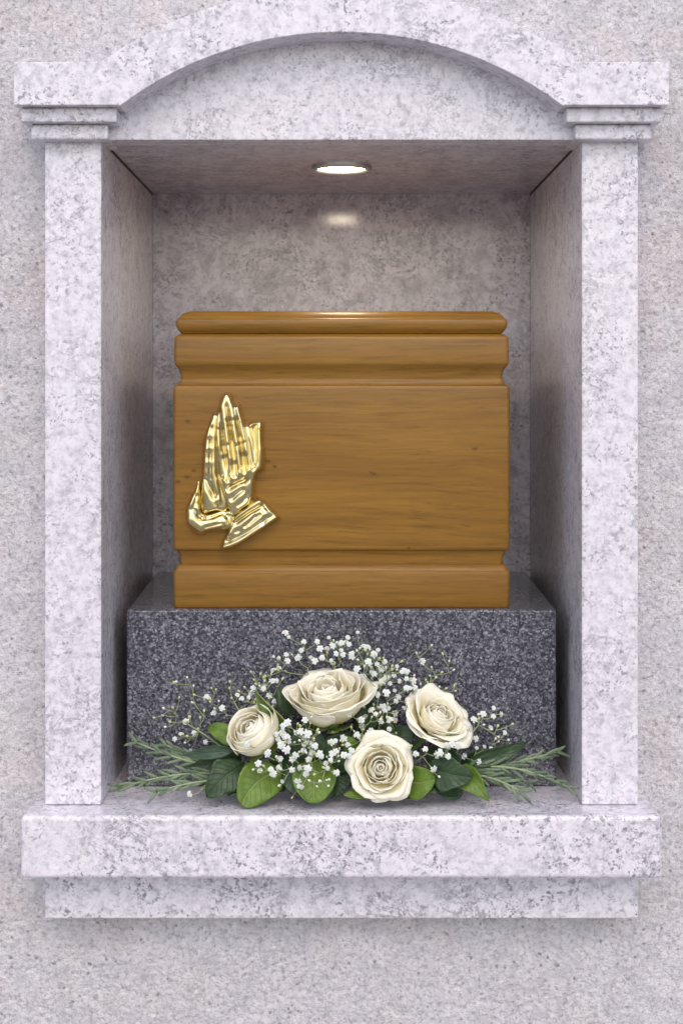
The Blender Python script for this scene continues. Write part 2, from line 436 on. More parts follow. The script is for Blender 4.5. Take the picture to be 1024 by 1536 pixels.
# ------------------------------------------------------------------ plinth
YP = .0532
ZP = U(-339)
pl = prism('granite_plinth', [(0, 0)] * 3, 0, 1, M_DARK) if False else None
pw0, pw1 = 337 * S, 352 * S
v = [(-pw0, YP, U(-617) + .0003), (pw0, YP, U(-617) + .0003), (pw1, YB - .0008, U(-617) + .0003), (-pw1, YB - .0008, U(-617) + .0003),
     (-pw0, YP, ZP), (pw0, YP, ZP), (pw1, YB - .0008, ZP), (-pw1, YB - .0008, ZP)]
f = [(3, 2, 1, 0), (4, 5, 6, 7), (0, 1, 5, 4), (1, 2, 6, 5), (2, 3, 7, 6), (3, 0, 4, 7)]
plinth = link('granite_plinth', pydata('granite_plinth', v, f), M_DARK); bevel(plinth, .0018, 3)
tag(plinth, 'dark speckled polished granite block carrying the wooden urn', 'plinth')

# ------------------------------------------------------------------ urn
UW, UD = 266.6 * S, .190
urn = empty('cremation_urn', (0, YU + UD / 2, ZP))
tag(urn, 'brown varnished wooden cremation urn box with gold praying hands', 'urn')
def ring(ins, z, rad=.0030, n=5):
    hx_, y0_, y1_ = UW - ins, YU + ins, YU + UD - ins
    pts = []
    r = rad
    for cx, cy, a0 in ((hx_ - r, y0_ + r, -90), (hx_ - r, y1_ - r, 0), (-hx_ + r, y1_ - r, 90), (-hx_ + r, y0_ + r, 180)):
        for k in range(n):
            a = R(a0 + 90 * k / (n - 1)); pts.append((cx + r * math.cos(a), cy + r * math.sin(a), z))
    return pts
def moulded(name, prof):
    v, f = [], []
    for py, ins in prof:
        v += ring(ins * S / .947, ZP + (912 - py) * S / .947)
    m_ = 20
    for i in range(len(prof) - 1):
        for k in range(m_):
            k2 = (k + 1) % m_; f.append((i * m_ + k, i * m_ + k2, (i + 1) * m_ + k2, (i + 1) * m_ + k))
    f.append(tuple(range(m_))[::-1]); f.append(tuple(range((len(prof) - 1) * m_, len(prof) * m_)))
    o = link(name, pydata(name, v, f), M_WOOD, urn)
    return o
def cove(ya, ia, yb, ib, n=6, bulge=0):
    out = []
    for k in range(n):
        t = k / (n - 1); out.append((ya + (yb - ya) * t, ia + (ib - ia) * t + bulge * math.sin(math.pi * t)))
    return out
base_o = moulded('base', [(912, 2), (911, 1), (909, .4), (860, 0), (858, .3), (857, 1.2)] + cove(856.5, 1.8, 849, 6.6, 5, -.5) + [(848, 8), (847.2, 9.4)])
body_o = moulded('body', [(847, 9.6), (840, 9.2), (834, 8.2), (829, 6.0), (826.5, 4.5), (825.5, 2.2), (823.5, .7), (821, .1), (584, 0), (581, .2), (579.3, 1), (578.6, 2.2), (577.4, 5.2)]
       + [(576, 6.6), (572, 8.2), (569.5, 9.6), (568.2, 10.4), (564, 10.2), (559, 9.4), (554, 7.4), (549.5, 4.4), (547, 2.2), (545, 1.4), (542, 1.2), (509, 1.2), (506.5, 1.6), (504.5, 2.8), (503, 4.4), (501.2, 8.4), (500.4, 10.5)])
lid_o = moulded('lid', [(499.6, 10.5), (497.6, 9.2), (495, 6.4), (491, 4.2), (486, 3.0), (481, 3.3), (478.4, 4.4), (477.4, 5.6), (476.8, 7.4), (475, 8.4), (472, 10.4), (469, 14.0), (467, 18.5), (465.6, 23), (465.2, 28)])
for o_ in (base_o, body_o, lid_o):
    o_.data.polygons.foreach_set('use_smooth', [True] * len(o_.data.polygons))
    es = o_.modifiers.new('split', 'EDGE_SPLIT'); es.split_angle = R(32)

# praying hands: raised relief, drawn in a 1024 x 1536 frame laid over the panel
EK = S / (5.689 * .947)                              # metres per frame unit
E0 = P(260, 570, YU)                                 # frame origin on the panel
def smooth_loop(pts, per=6):
    n = len(pts); out = []
    for i in range(n):
        p0, p1, p2, p3 = (np.array(pts[(i + k) % n], float) for k in (-1, 0, 1, 2))
        for t in np.arange(per) / per:
            out.append(.5 * ((2 * p1) + (-p0 + p2) * t + (2 * p0 - 5 * p1 + 4 * p2 - p3) * t * t + (-p0 + 3 * p1 - 3 * p2 + p3) * t ** 3))
    return np.array(out)
def seg_dist(X, Y, a, b):
    ax, ay = a; bx, by = b; dx, dy = bx - ax, by - ay; L = dx * dx + dy * dy + 1e-9
    t = np.clip(((X - ax) * dx + (Y - ay) * dy) / L, 0, 1)
    cx, cy = ax + t * dx, ay + t * dy
    return np.hypot(X - cx, Y - cy), t, cx, cy
def relief(poly, hfun, mb, step=3.0, wall_w=30.0, rim=44.0, base=14.0):
    poly = smooth_loop(poly)
    lo, hi = poly.min(0) - step * 2, poly.max(0) + step * 2
    nx, ny = int((hi[0] - lo[0]) / step) + 1, int((hi[1] - lo[1]) / step) + 1
    X, Y = np.meshgrid(lo[0] + np.arange(nx) * step, lo[1] + np.arange(ny) * step)
    best = np.full(X.shape, 1e9); BX = X.copy(); BY = Y.copy(); inside = np.zeros(X.shape, bool)
    n = len(poly)
    for i in range(n):
        a, b_ = poly[i], poly[(i + 1) % n]
        d, t, cx, cy = seg_dist(X, Y, a, b_)
        mk = d < best; best[mk] = d[mk]; BX[mk] = cx[mk]; BY[mk] = cy[mk]
        cond = ((a[1] > Y) != (b_[1] > Y)) & (X < (b_[0] - a[0]) * (Y - a[1]) / (b_[1] - a[1] + 1e-12) + a[0])
        inside ^= cond
    sd = np.where(inside, best, -best)
    cell = (inside[:-1, :-1] | inside[1:, :-1] | inside[:-1, 1:] | inside[1:, 1:])
    use = np.zeros(X.shape, bool)
    use[:-1, :-1] |= cell; use[1:, :-1] |= cell; use[:-1, 1:] |= cell; use[1:, 1:] |= cell
    out = use & ~inside
    X = np.where(out, BX, X); Y = np.where(out, BY, Y)
    di = np.clip(np.where(inside, best, 0), 0, None)
    q = np.clip(di / wall_w, 0, 1)
    H = base + rim * np.sqrt(np.clip(1 - (1 - q) ** 2, 0, 1)) + soft(hfun(X, Y) * .76, 6) * np.clip(di / 22, 0, 1)
    H = np.maximum(np.where(inside & (best > 4), soft(H, 12), H), 3)
    idx = -np.ones(X.shape, int); vs = []
    for j in range(ny):
        for i in range(nx):
            if use[j, i]:
                idx[j, i] = len(vs)
                vs.append((E0.x + X[j, i] * EK, YU - H[j, i] * EK, E0.z - Y[j, i] * EK))
    fs = []; edges = {}
    for j in range(ny - 1):
        for i in range(nx - 1):
            if cell[j, i]:
                q4 = (idx[j, i], idx[j + 1, i], idx[j + 1, i + 1], idx[j, i + 1]); fs.append(q4)
                for k in range(4):
                    e = (q4[k], q4[(k + 1) % 4]); edges[tuple(sorted(e))] = None if tuple(sorted(e)) in edges else e
    back = {}
    for e in [e for e in edges.values() if e]:
        for i in e:
            if i not in back:
                back[i] = len(vs); vs.append((vs[i][0], YU + .0004, vs[i][2]))
        fs.append((e[1], e[0], back[e[0]], back[e[1]]))
    mb.add(vs, fs)
def capsules(X, Y, caps, k=.9):
    """rounded ridges: (points, radii, heights) -> raised profile"""
    h = np.zeros_like(X)
    for pts, rad, hh in caps:
        for (a, b_), (ra, rb), (ha, hb) in zip(zip(pts, pts[1:]), zip(rad, rad[1:]), zip(hh, hh[1:])):
            d, t, _, _ = seg_dist(X, Y, a, b_)
            r = ra + (rb - ra) * t; H = ha + (hb - ha) * t
            h = np.maximum(h, H * np.sqrt(np.clip(1 - (d / r) ** 2, 0, 1)) ** .8)
    return h
def grooves(X, Y, gs):
    h = np.zeros_like(X)
    for pts, w, dep in gs:
        for a, b_ in zip(pts, pts[1:]):
            d, t, _, _ = seg_dist(X, Y, a, b_); h = np.maximum(h, dep * np.exp(-(d / (w * 1.3)) ** 2))
    return h
def soft(H, n):
    for _ in range(n):
        Q = np.pad(H, 1, mode='edge')
        H = (Q[1:-1, 1:-1] * 4 + (Q[:-2, 1:-1] + Q[2:, 1:-1] + Q[1:-1, :-2] + Q[1:-1, 2:]) * 2 + Q[:-2, :-2] + Q[2:, 2:] + Q[:-2, 2:] + Q[2:, :-2]) / 16
    return H
def ripple(X, Y, sc, amp, sd=0.0):
    out = np.zeros_like(X); fl = out.ravel()
    xs_, ys_ = X.ravel(), Y.ravel()
    for i in range(len(fl)): fl[i] = mnoise.noise((xs_[i] / sc, ys_[i] / sc, sd))
    return out * amp
front_poly = [(470, 98), (498, 112), (514, 150), (524, 176), (552, 184), (580, 212), (590, 258), (612, 330), (634, 372), (664, 352), (706, 338), (748, 334), (772, 352), (776, 392), (772, 440), (776, 540), (790, 630), (794, 700), (772, 756),
              (730, 790), (708, 870), (704, 980), (690, 1050), (600, 1110), (520, 1180), (478, 1120), (440, 1030), (405, 940), (376, 830), (356, 680), (352, 480), (360, 330), (372, 270), (392, 200), (410, 140), (440, 108)]
def front_h(X, Y):
    caps = [
        ([(440, 835), (402, 560), (384, 290)], [34, 30, 26], [62, 60, 42]),
        ([(510, 800), (468, 520), (432, 220), (462, 125)], [37, 34, 33, 26], [84, 84, 70, 50]),
        ([(575, 770), (545, 520), (498, 235), (482, 160)], [37, 35, 32, 26], [92, 90, 78, 56]),
        ([(648, 735), (612, 480), (556, 240)], [38, 34, 30], [84, 80, 62]),
        ([(700, 720), (672, 520), (628, 350)], [24, 21, 16], [48, 44, 24]),
        ([(722, 800), (742, 580), (738, 400)], [40, 34, 30], [66, 62, 50]),
        ([(738, 400), (748, 362)], [32, 24], [52, 40]),
        ([(690, 366), (735, 362)], [18, 26], [26, 44]),
        # back of the hand and the wrist
        ([(540, 850), (560, 960), (560, 1090)], [140, 116, 86], [70, 78, 60]),
        ([(660, 780), (640, 920), (600, 1080)], [66, 56, 50], [76, 72, 60]),
        ([(450, 850), (480, 980), (510, 1120)], [44, 36, 36], [74, 66, 54]),
        # knuckles
        ([(440, 850), (452, 890)], [36, 30], [78, 66]), ([(508, 815), (524, 860)], [38, 30], [94, 78]),
        ([(575, 785), (588, 838)], [40, 32], [100, 80]), ([(650, 750), (644, 806)], [40, 34], [94, 78]),
    ]
    h = capsules(X, Y, caps)
    g = grooves(X, Y, [([(420, 860), (418, 560), (412, 420)], 9, 26), ([(478, 850), (440, 560), (420, 380)], 9, 30), ([(545, 800), (508, 540), (478, 340)], 9, 32),
                       ([(612, 780), (580, 520), (545, 330)], 9, 30), ([(684, 740), (642, 520), (604, 360)], 8, 26), ([(706, 700), (700, 540), (670, 400)], 7, 24),
                       ([(480, 915), (560, 872), (632, 838)], 14, 44), ([(510, 1000), (560, 955), (596, 930)], 13, 34), ([(640, 960), (620, 1010)], 11, 20), ([(390, 420), (420, 415)], 7, 12),
                       ([(455, 560), (500, 545)], 7, 14), ([(530, 570), (566, 552)], 7, 14), ([(600, 540), (640, 520)], 7, 13), ([(470, 345), (515, 345)], 8, 16),
                       ([(560, 1060), (640, 1000)], 10, 12), ([(426, 660), (430, 810)], 15, 34), ([(512, 710), (522, 795)], 17, 38), ([(618, 640), (634, 735)], 16, 36), ([(594, 640), (576, 480)], 10, 20), ([(518, 640), (500, 470)], 10, 20), ([(480, 340), (500, 400)], 10, 18)])
    return 30 + h - g
rear_poly = [(348, 272), (315, 345), (284, 425), (260, 500), (250, 620), (243, 800), (236, 960), (232, 1080), (268, 1140), (360, 1120), (470, 1090), (470, 800), (440, 420), (400, 300)]
def rear_h(X, Y):
    caps = [([(342, 300), (318, 420), (296, 620), (292, 820)], [16, 26, 36, 40], [26, 40, 52, 50]),
            ([(292, 820), (300, 960), (330, 1080)], [42, 52, 60], [50, 44, 36]),
            ([(365, 320), (345, 500), (345, 800), (380, 1020)], [18, 26, 30, 34], [20, 34, 44, 34])]
    h = capsules(X, Y, caps)
    for cy in (470, 580, 700): h += 9 * np.exp(-((Y - cy) / 20.0) ** 2) * np.exp(-((X - 305) / 34.0) ** 2)
    g = grooves(X, Y, [([(290, 840), (312, 900), (355, 980)], 17, 38), ([(330, 400), (322, 600), (322, 840)], 8, 20)])
    return 6 + h - g
hands = MB(); relief(rear_poly, rear_h, hands); relief(front_poly, front_h, hands)
emblem = hands.build('praying_hands_emblem', M_BRASS, urn)
emblem['label'] = 'polished gold relief of praying hands with cuffed sleeves'
cuff_b = [(222, 858), (192, 920), (150, 1000), (118, 1070), (106, 1150), (128, 1235), (180, 1292), (240, 1318), (330, 1288), (450, 1285), (520, 1230), (520, 1120), (430, 1110), (330, 1135), (262, 1140), (238, 1080), (236, 960)]
def cuff_b_h(X, Y):
    h = capsules(X, Y, [([(212, 900), (165, 1060), (170, 1180), (240, 1240), (420, 1200)], [22, 44, 56, 56, 50], [22, 46, 56, 54, 44]),
                        ([(240, 1100), (290, 1150), (420, 1090)], [26, 30, 30], [52, 60, 52]),
                        ([(230, 960), (236, 1090)], [16, 22], [30, 48])])
    g = grooves(X, Y, [([(205, 980), (180, 1090), (230, 1175), (330, 1165), (450, 1120)], 10, 26), ([(280, 1250), (420, 1215)], 9, 20), ([(160, 1100), (200, 1110)], 12, 18), ([(400, 1190), (470, 1150)], 9, 22)])
    return h - g + ripple(X, Y, 120, 8, 3.7)
cuff_f = [(505, 1166), (545, 1118), (610, 1072), (680, 1020), (735, 992), (775, 1015), (830, 1072), (908, 1158), (892, 1190), (790, 1262), (660, 1350), (520, 1430), (408, 1446), (400, 1420), (428, 1345), (470, 1268), (492, 1210)]
def cuff_f_h(X, Y):
    h = 34 + capsules(X, Y, [([(530, 1175), (640, 1090), (745, 1030)], [34, 36, 34], [62, 66, 58]),
                             ([(500, 1290), (640, 1220), (800, 1110)], [70, 84, 70], [44, 52, 46]),
                             ([(440, 1420), (560, 1370), (760, 1240), (885, 1160)], [26, 34, 34, 26], [34, 46, 46, 34]),
                             ([(755, 1010), (830, 1090), (890, 1150)], [22, 26, 20], [34, 40, 30])])
    g = grooves(X, Y, [([(540, 1210), (650, 1130), (770, 1065)], 10, 30), ([(470, 1370), (600, 1310), (780, 1190)], 9, 20), ([(620, 1240), (680, 1180), (700, 1150)], 8, 26),
                       ([(650, 1225), (740, 1140)], 8, 20), ([(770, 1090), (790, 1110)], 12, 24), ([(540, 1290), (560, 1275)], 14, 22), ([(770, 1230), (800, 1150)], 8, 22), ([(440, 1320), (560, 1325)], 8, 18)])
    return h - g + ripple(X, Y, 120, 8, 9.9)
mb = MB(); relief(cuff_b, cuff_b_h, mb); sl = mb.build('sleeve', M_BRASS, emblem); 
mb = MB(); relief(cuff_f, cuff_f_h, mb); sl = mb.build('sleeve', M_BRASS, emblem)

# ------------------------------------------------------------------ roses
def petal_geo(r0, H, openn, half, curl, phi, pitch, Rr, point, ruf, seed, nu=17, nv=15, top_in=0.0):
    v, f, uv = [], [], []
    for j in range(nv):
        vv_ = j / (nv - 1)
        for i in range(nu):
            u = -1 + 2 * i / (nu - 1)
            cut = 1 - .17 * abs(u) ** 2.6 - point * .10 * abs(u)
            t = vv_ * cut
            prof = .10 + .90 * math.sin(min(1.0, t * 1.35) * math.pi / 2) ** .85
            r = r0 * prof * (1 - top_in * max(0, (t - .45) / .55) ** 1.5)
            r += openn * max(0, t - .30) ** 1.7 * 1.9
            c = max(0, (t - .70) / .30)
            r += curl * c ** 2 * (1 + .8 * point * u * u)
            z = H * t - curl * .85 * c ** 2.4 * (1 + .9 * point * u * u)
            ang = phi + u * half * (.22 + .78 * min(1, t * 1.7) ** .8)
            r += pitch * u * r0
            w = mnoise.noise((u * 1.6 + seed, vv_ * 1.5, seed * 3.1)); w2 = mnoise.noise((u * 4 + seed * 2, vv_ * 3, seed))
            r += ruf * (w * .075 + w2 * .03) * vv_; z += ruf * (w2 * .045 + w * .03) * vv_ ** 2
            v.append((Rr * r * math.cos(ang), Rr * r * math.sin(ang), Rr * z)); uv.append(((u + 1) / 2, vv_))
    for j in range(nv - 1):
        for i in range(nu - 1):
            a = j * nu + i; f.append((a, a + 1, a + nu + 1, a + nu))
    return v, f, uv

def set_uv(me, uvs):
    l = me.uv_layers.new(name='UVMap')
    for lp in me.loops: l.data[lp.index].uv = uvs[lp.vertex_index]

def thick(o, t, off=0):
    s = o.modifiers.new('thickness', 'SOLIDIFY'); s.thickness = t; s.offset = off; return o

def make_rose(px, py, Y, rpx, axis, spin, layers, label, seed, stem_to, ruf=1.0, centre=.45, sepal_r=.55):
    rnd = random.Random(seed)
    ax = Vector(axis).normalized()
    Rr = rpx * S * fac(Y)
    q = Vector((0, 0, 1)).rotation_difference(ax) @ Quaternion((0, 0, 1), spin)
    org = P(px, py, Y) - ax * (centre * Rr)
    mat = Matrix.Translation(org) @ q.to_matrix().to_4x4()
    root = empty('white_rose', org)
    tag(root, label, 'rose', 'white roses of the spray')
    core = MB(); cuv = []; outer = []
    ph = rnd.random() * 6
    for li, (n, r0, H, op, half, curl, point, tin) in enumerate(layers):
        ph += rnd.random() * .8 + .4
        for k in range(n):
            a = ph + 2 * math.pi * k / n + rnd.uniform(-.26, .26)
            g = petal_geo(r0 * rnd.uniform(.95, 1.06), H * rnd.uniform(.95, 1.04), op * rnd.uniform(.7, 1.35), R(half * rnd.uniform(.9, 1.08)), curl * rnd.uniform(.5, 1.6), a, .06, Rr, point, ruf * (.05 if li == 0 else .12 if li == 1 else .30 + .13 * li), rnd.random() * 50, top_in=tin)
            g = ([mat @ Vector(p) for p in g[0]], g[1], g[2])
            if li < 2: core.add(g[0], g[1]); cuv += g[2]
            else: outer.append(g)
    bl = core.build('bloom', M_PETAL, root); set_uv(bl.data, cuv); thick(bl, .00022)
    for g in outer:
        me = pydata('petal', g[0], g[1]); set_uv(me, g[2])
        o = link('petal', me, M_PETAL, bl, True); thick(o, .00026)
    # sepals under the cup
    for k in range(5):
        a = 2 * math.pi * k / 5 + rnd.random(); v, f = [], []
        L = rnd.uniform(.8, 1.05)
        for j in range(9):
            t = j / 8; w = .17 * math.sin(math.pi * min(1, t * .82 + .18)) * (1 - t) ** .35
            r = sepal_r * (.15 + 1.0 * math.sin(min(1, t * 1.1) * math.pi / 2)) * 1.0 + .05; z = -.06 + .42 * L * t ** 1.5 - .28 * max(0, t - .6)
            for s in (-1, 0, 1):
                v.append(mat @ Vector((Rr * (r * math.cos(a) - s * w * math.sin(a)), Rr * (r * math.sin(a) + s * w * math.cos(a)), Rr * (z - (.02 if s == 0 else 0)))))
        for j in range(8):
            for s in range(2): f.append((j * 3 + s, j * 3 + s + 1, j * 3 + s + 4, j * 3 + s + 3))
        thick(link('sepal', pydata('sepal', v, f), M_SEPAL, root, True), .0005)
    hip = [org + ax * Rr * .10, org, org - ax * Rr * .14]
    st = P(*stem_to)
    pts = hip + bez(org - ax * Rr * .2, org - ax * Rr * .6, st, 8)
    v, f = tube('stem', pts, [Rr * .16, Rr * .19, Rr * .13] + [.0021] * 8, M_STEM, None, 10)
    mb = MB(); mb.add(v, f); mb.build('stem', M_STEM, root)
    return root

#        n  r0   H    open half curl point top_in
OPEN = [(2, .13, .84, .00, 165, .00, 0, .93), (3, .21, .89, .00, 128, .00, 0, .62), (3, .30, .91, .00, 112, .01, .1, .42), (4, .40, .92, .01, 92, .02, .2, .28), (4, .51, .91, .04, 84, .03, .4, .16),
        (5, .62, .87, .09, 74, .07, .8, .05), (5, .72, .79, .15, 68, .12, 1.1, 0), (5, .77, .66, .22, 62, .17, 1.3, 0)]
CUP = [(2, .15, 1.00, .00, 165, .00, 0, .93), (3, .25, 1.07, .00, 128, .01, 0, .60), (3, .36, 1.12, .00, 110, .02, .2, .40), (4, .48, 1.15, .02, 92, .04, .4, .24), (4, .60, 1.16, .04, 84, .07, .6, .12),
       (4, .72, 1.12, .07, 78, .11, .8, 0), (4, .82, 1.02, .09, 72, .16, 1.0, 0)]
BUD = [(2, .16, 1.02, .00, 165, .00, 0, .93), (3, .29, 1.09, .00, 132, .00, 0, .66), (3, .43, 1.14, .00, 118, .02, .1, .50), (3, .57, 1.16, .00, 108, .03, .2, .38), (3, .70, 1.15, .00, 100, .05, .5, .27),
       (4, .82, 1.08, .02, 88, .09, .7, .16)]
make_rose(494, 1056, .016, 62, (-.12, -.34, .92), .4, CUP, 'largest white rose at the top of the spray, cupped and half open', 11, (500, 1168, .030), 2.7, .54)
make_rose(384, 1102, .006, 50, (-.46, -.56, .66), 1.3, BUD, 'most tightly closed white rose, beside the grey-green leaf at left', 23, (455, 1172, .032), 1.3, .58)
make_rose(653, 1080, .012, 49, (.34, -.55, .75), 2.2, OPEN, 'white rose at the right, tilted away above the dark lobed leaf', 36, (560, 1170, .034), 2.6, .45)
make_rose(571, 1152, -.008, 46, (-.04, -.95, .26), .9, OPEN, 'lowest cream rose facing straight forward with spiral centre showing', 48, (520, 1170, .030), 2.0, .45)

# ------------------------------------------------------------------ leaves
def make_leaf(base, tip, wpx, mat, label, shape='oval', bow=.10, side=0.0, cup=.12, yaw=None, stalk=8, serr=.0, name='rose_leaf', lobes=0.0, nrm=(0, -1, .25)):
    """base, tip: (px, py, Y)"""
    a, c = P(*base), P(*tip)
    L = (c - a).length
    t = (c - a).normalized(); n = Vector(nrm); n = (n - t * n.dot(t)).normalized(); s = t.cross(n).normalized()
    W = wpx * S * .5
    root = empty(name, a)
    tag(root, label, 'leaf', {'rose_leaf': 'bright green leaves of the spray', 'dark_leaf': 'dark green leaves of the spray'}.get(name))
    nu, nv = 13, 22
    v, f, uv = [], [], []
    sd = random.random() * 40
    for j in range(nv):
        tt = j / (nv - 1)
        if shape == 'oval': w = math.sin(math.pi * tt ** .85) ** .62 * (1 - .12 * tt)
        elif shape == 'round': w = math.sin(math.pi * (tt * .97 + .015) ** .80) ** .50
        elif shape == 'lance': w = math.sin(math.pi * tt ** .8) ** .85 * (1 - .25 * tt)
        else: w = math.sin(math.pi * tt ** .7) ** .7
        if lobes: w *= 1 + lobes * math.cos(tt * math.pi * 4.3) * (1 - tt * .4)
        w = max(w, .015)
        if serr: w *= 1 + serr * ((j % 2) - .5)
        spine = a + (c - a) * tt + n * (L * bow * math.sin(math.pi * tt)) + s * (side * L * math.sin(math.pi * tt))
        for i in range(nu):
            u = -1 + 2 * i / (nu - 1)
            wob = mnoise.noise((u * 1.3 + sd, tt * 3, sd)) * .07 * L * abs(u)
            v.append(spine + s * (u * w * W) + n * (cup * W * u * u * w + wob - .05 * W * math.exp(-(u / .12) ** 2)))
            uv.append(((u + 1) / 2, tt))
    for j in range(nv - 1):
        for i in range(nu - 1):
            q = j * nu + i; f.append((q, q + 1, q + nu + 1, q + nu))
    me = pydata('blade', v, f); set_uv(me, uv)
    thick(link('blade', me, mat, root, True), .0004)
    if stalk:
        e = a - t * stalk * S - n * .002
        vs, fs = tube('stalk', [a + t * .001, a - t * stalk * S * .4, e], [.0006, .0007, .0008], M_STEM, None, 6)
        mb = MB(); mb.add(vs, fs); mb.build('stalk', M_STEM, root)
    return root
G = M_LBRIGHT; K = M_LDARK
make_leaf((418, 1156, .006), (361, 1206, -.012), 62, G, 'bright green leaf lying on the ledge below the closed rose', 'round', .06, .10)
make_leaf((472, 1142, .004), (470, 1205, -.014), 66, G, 'rounded bright green leaf dotted with tiny buds at the front', 'round', .08, .0, .15)
make_leaf((590, 1192, -.001), (515, 1192, -.014), 26, G, 'bright green leaf lying flat under the lowest rose', 'oval', .06, .0, .1, nrm=(0, -.75, .66))
make_leaf((606, 1168, .002), (652, 1168, -.010), 50, G, 'broad bright leaf between the lowest rose and the dark lobed leaf', 'round', .10, .12, .15)
make_leaf((668, 1160, .008), (733, 1202, -.012), 42, G, 'pointed bright green leaf at the right end touching the ledge', 'lance', .10, -.14, .2)
make_leaf((432, 1094, .010), (383, 1036, .016), 26, M_LEDGED, 'pale edged folded leaf standing above the closed rose', 'lance', .10, -.10, .9)
make_leaf((352, 1116, .012), (312, 1090, .022), 30, G, 'small bright leaf left of the closed rose', 'oval', .1, .1)
make_leaf((535, 1130, .006), (515, 1104, .004), 24, G, 'small bright leaf above the lowest rose, by its upper left rim', 'oval', .1, 0)
make_leaf((640, 1150, .000), (708, 1166, -.010), 52, K, 'dark lobed leaf below the right-hand rose', 'oval', .08, .05, .12, lobes=.12, name='dark_leaf')
make_leaf((662, 1160, .004), (640, 1190, -.008), 36, K, 'small dark leaf pointing down beside the broad bright leaf', 'oval', .08, .0, .12, name='dark_leaf')
make_leaf((368, 1146, .008), (310, 1196, -.008), 54, K, 'large dark lobed leaf at the left of the bright leaf', 'oval', .10, .06, .12, lobes=.14, name='dark_leaf')
make_leaf((375, 1158, .008), (342, 1194, -.006), 34, K, 'dark leaf squeezed between the large dark leaf and the bright leaf', 'oval', .08, .0, name='dark_leaf')
make_leaf((350, 1126, .004), (274, 1133, .010), 22, M_LGREY, 'narrow grey-green leaf pointing left over the rosemary', 'lance', .08, .0, .3, name='dark_leaf')
make_leaf((433, 1152, .004), (456, 1194, -.006), 38, M_LGREY, 'grey-green leaf in shade between the two front bright leaves', 'oval', .08, 0, name='dark_leaf')
make_leaf((436, 1074, .022), (417, 1030, .026), 26, K, 'dark upright leaf beside the left rim of the largest rose', 'oval', .1, 0, name='dark_leaf')
make_leaf((700, 1146, .014), (792, 1112, .024), 30, K, 'long dark leaf reaching up right against the dark block', 'lance', .06, .04, .3, name='dark_leaf')
make_leaf((552, 1100, .022), (548, 1046, .030), 40, K, 'dark leaf behind florets, right of the largest rose', 'oval', .1, 0, name='dark_leaf')
make_leaf((470, 1092, .014), (452, 1140, .008), 58, K, 'dark leaf in shadow under the largest rose', 'oval', .1, 0, name='dark_leaf')
make_leaf((525, 1098, .016), (502, 1160, .008), 66, K, 'dark leaf deep behind the florets left of the lowest rose', 'oval', .1, 0, name='dark_leaf')
make_leaf((590, 1092, .020), (606, 1128, .010), 58, K, 'dark leaf between the lowest rose and the right-hand rose', 'oval', .1, 0, name='dark_leaf')
make_leaf((640, 1130, .018), (690, 1142, .008), 44, K, 'dark leaf tucked behind the florets under the right-hand rose', 'oval', .1, 0, name='dark_leaf')
make_leaf((410, 1140, .018), (425, 1188, .004), 60, K, 'dark leaf behind the leaf under the closed rose', 'oval', .1, 0, name='dark_leaf')
make_leaf((500, 1150, .014), (500, 1196, .004), 60, K, 'dark leaf at the centre just behind the budded leaf', 'oval', .1, 0, name='dark_leaf')
make_leaf((645, 1186, .004), (602, 1199, -.008), 18, K, 'slim dark leaf lying on the ledge under the broad bright leaf', 'lance', .06, 0, .2, name='dark_leaf', nrm=(0, -.7, .7))
make_leaf((690, 1164, .016), (650, 1184, .008), 60, K, 'dark leaf in shade behind the pointed bright leaf', 'oval', .08, 0, name='dark_leaf')
make_leaf((480, 1150, .022), (430, 1100, .026), 60, K, 'dark leaf behind, between the closed rose and the largest rose', 'oval', .1, 0, name='dark_leaf')
make_leaf((545, 1140, .026), (585, 1062, .034), 56, K, 'dark leaf deep behind the dense florets', 'oval', .1, 0, name='dark_leaf')
make_leaf((500, 1170, .020), (560, 1108, .024), 52, K, 'dark leaf in shade behind the lowest rose', 'oval', .1, 0, name='dark_leaf')
make_leaf((470, 1180, .012), (440, 1130, .012), 56, K, 'dark leaf in shade behind the florets at the centre', 'oval', .1, 0, name='dark_leaf')
make_leaf((360, 1148, .024), (318, 1112, .030), 34, K, 'dark leaf behind the small bright leaf at left', 'oval', .1, 0, name='dark_leaf')
make_leaf((690, 1150, .022), (742, 1132, .028), 36, K, 'dark leaf in shade under the florets at far right', 'oval', .1, 0, name='dark_leaf')
make_leaf((345, 1140, .020), (285, 1150, .014), 30, K, 'dark narrow leaf behind the grey-green leaf at left', 'lance', .08, 0, name='dark_leaf')

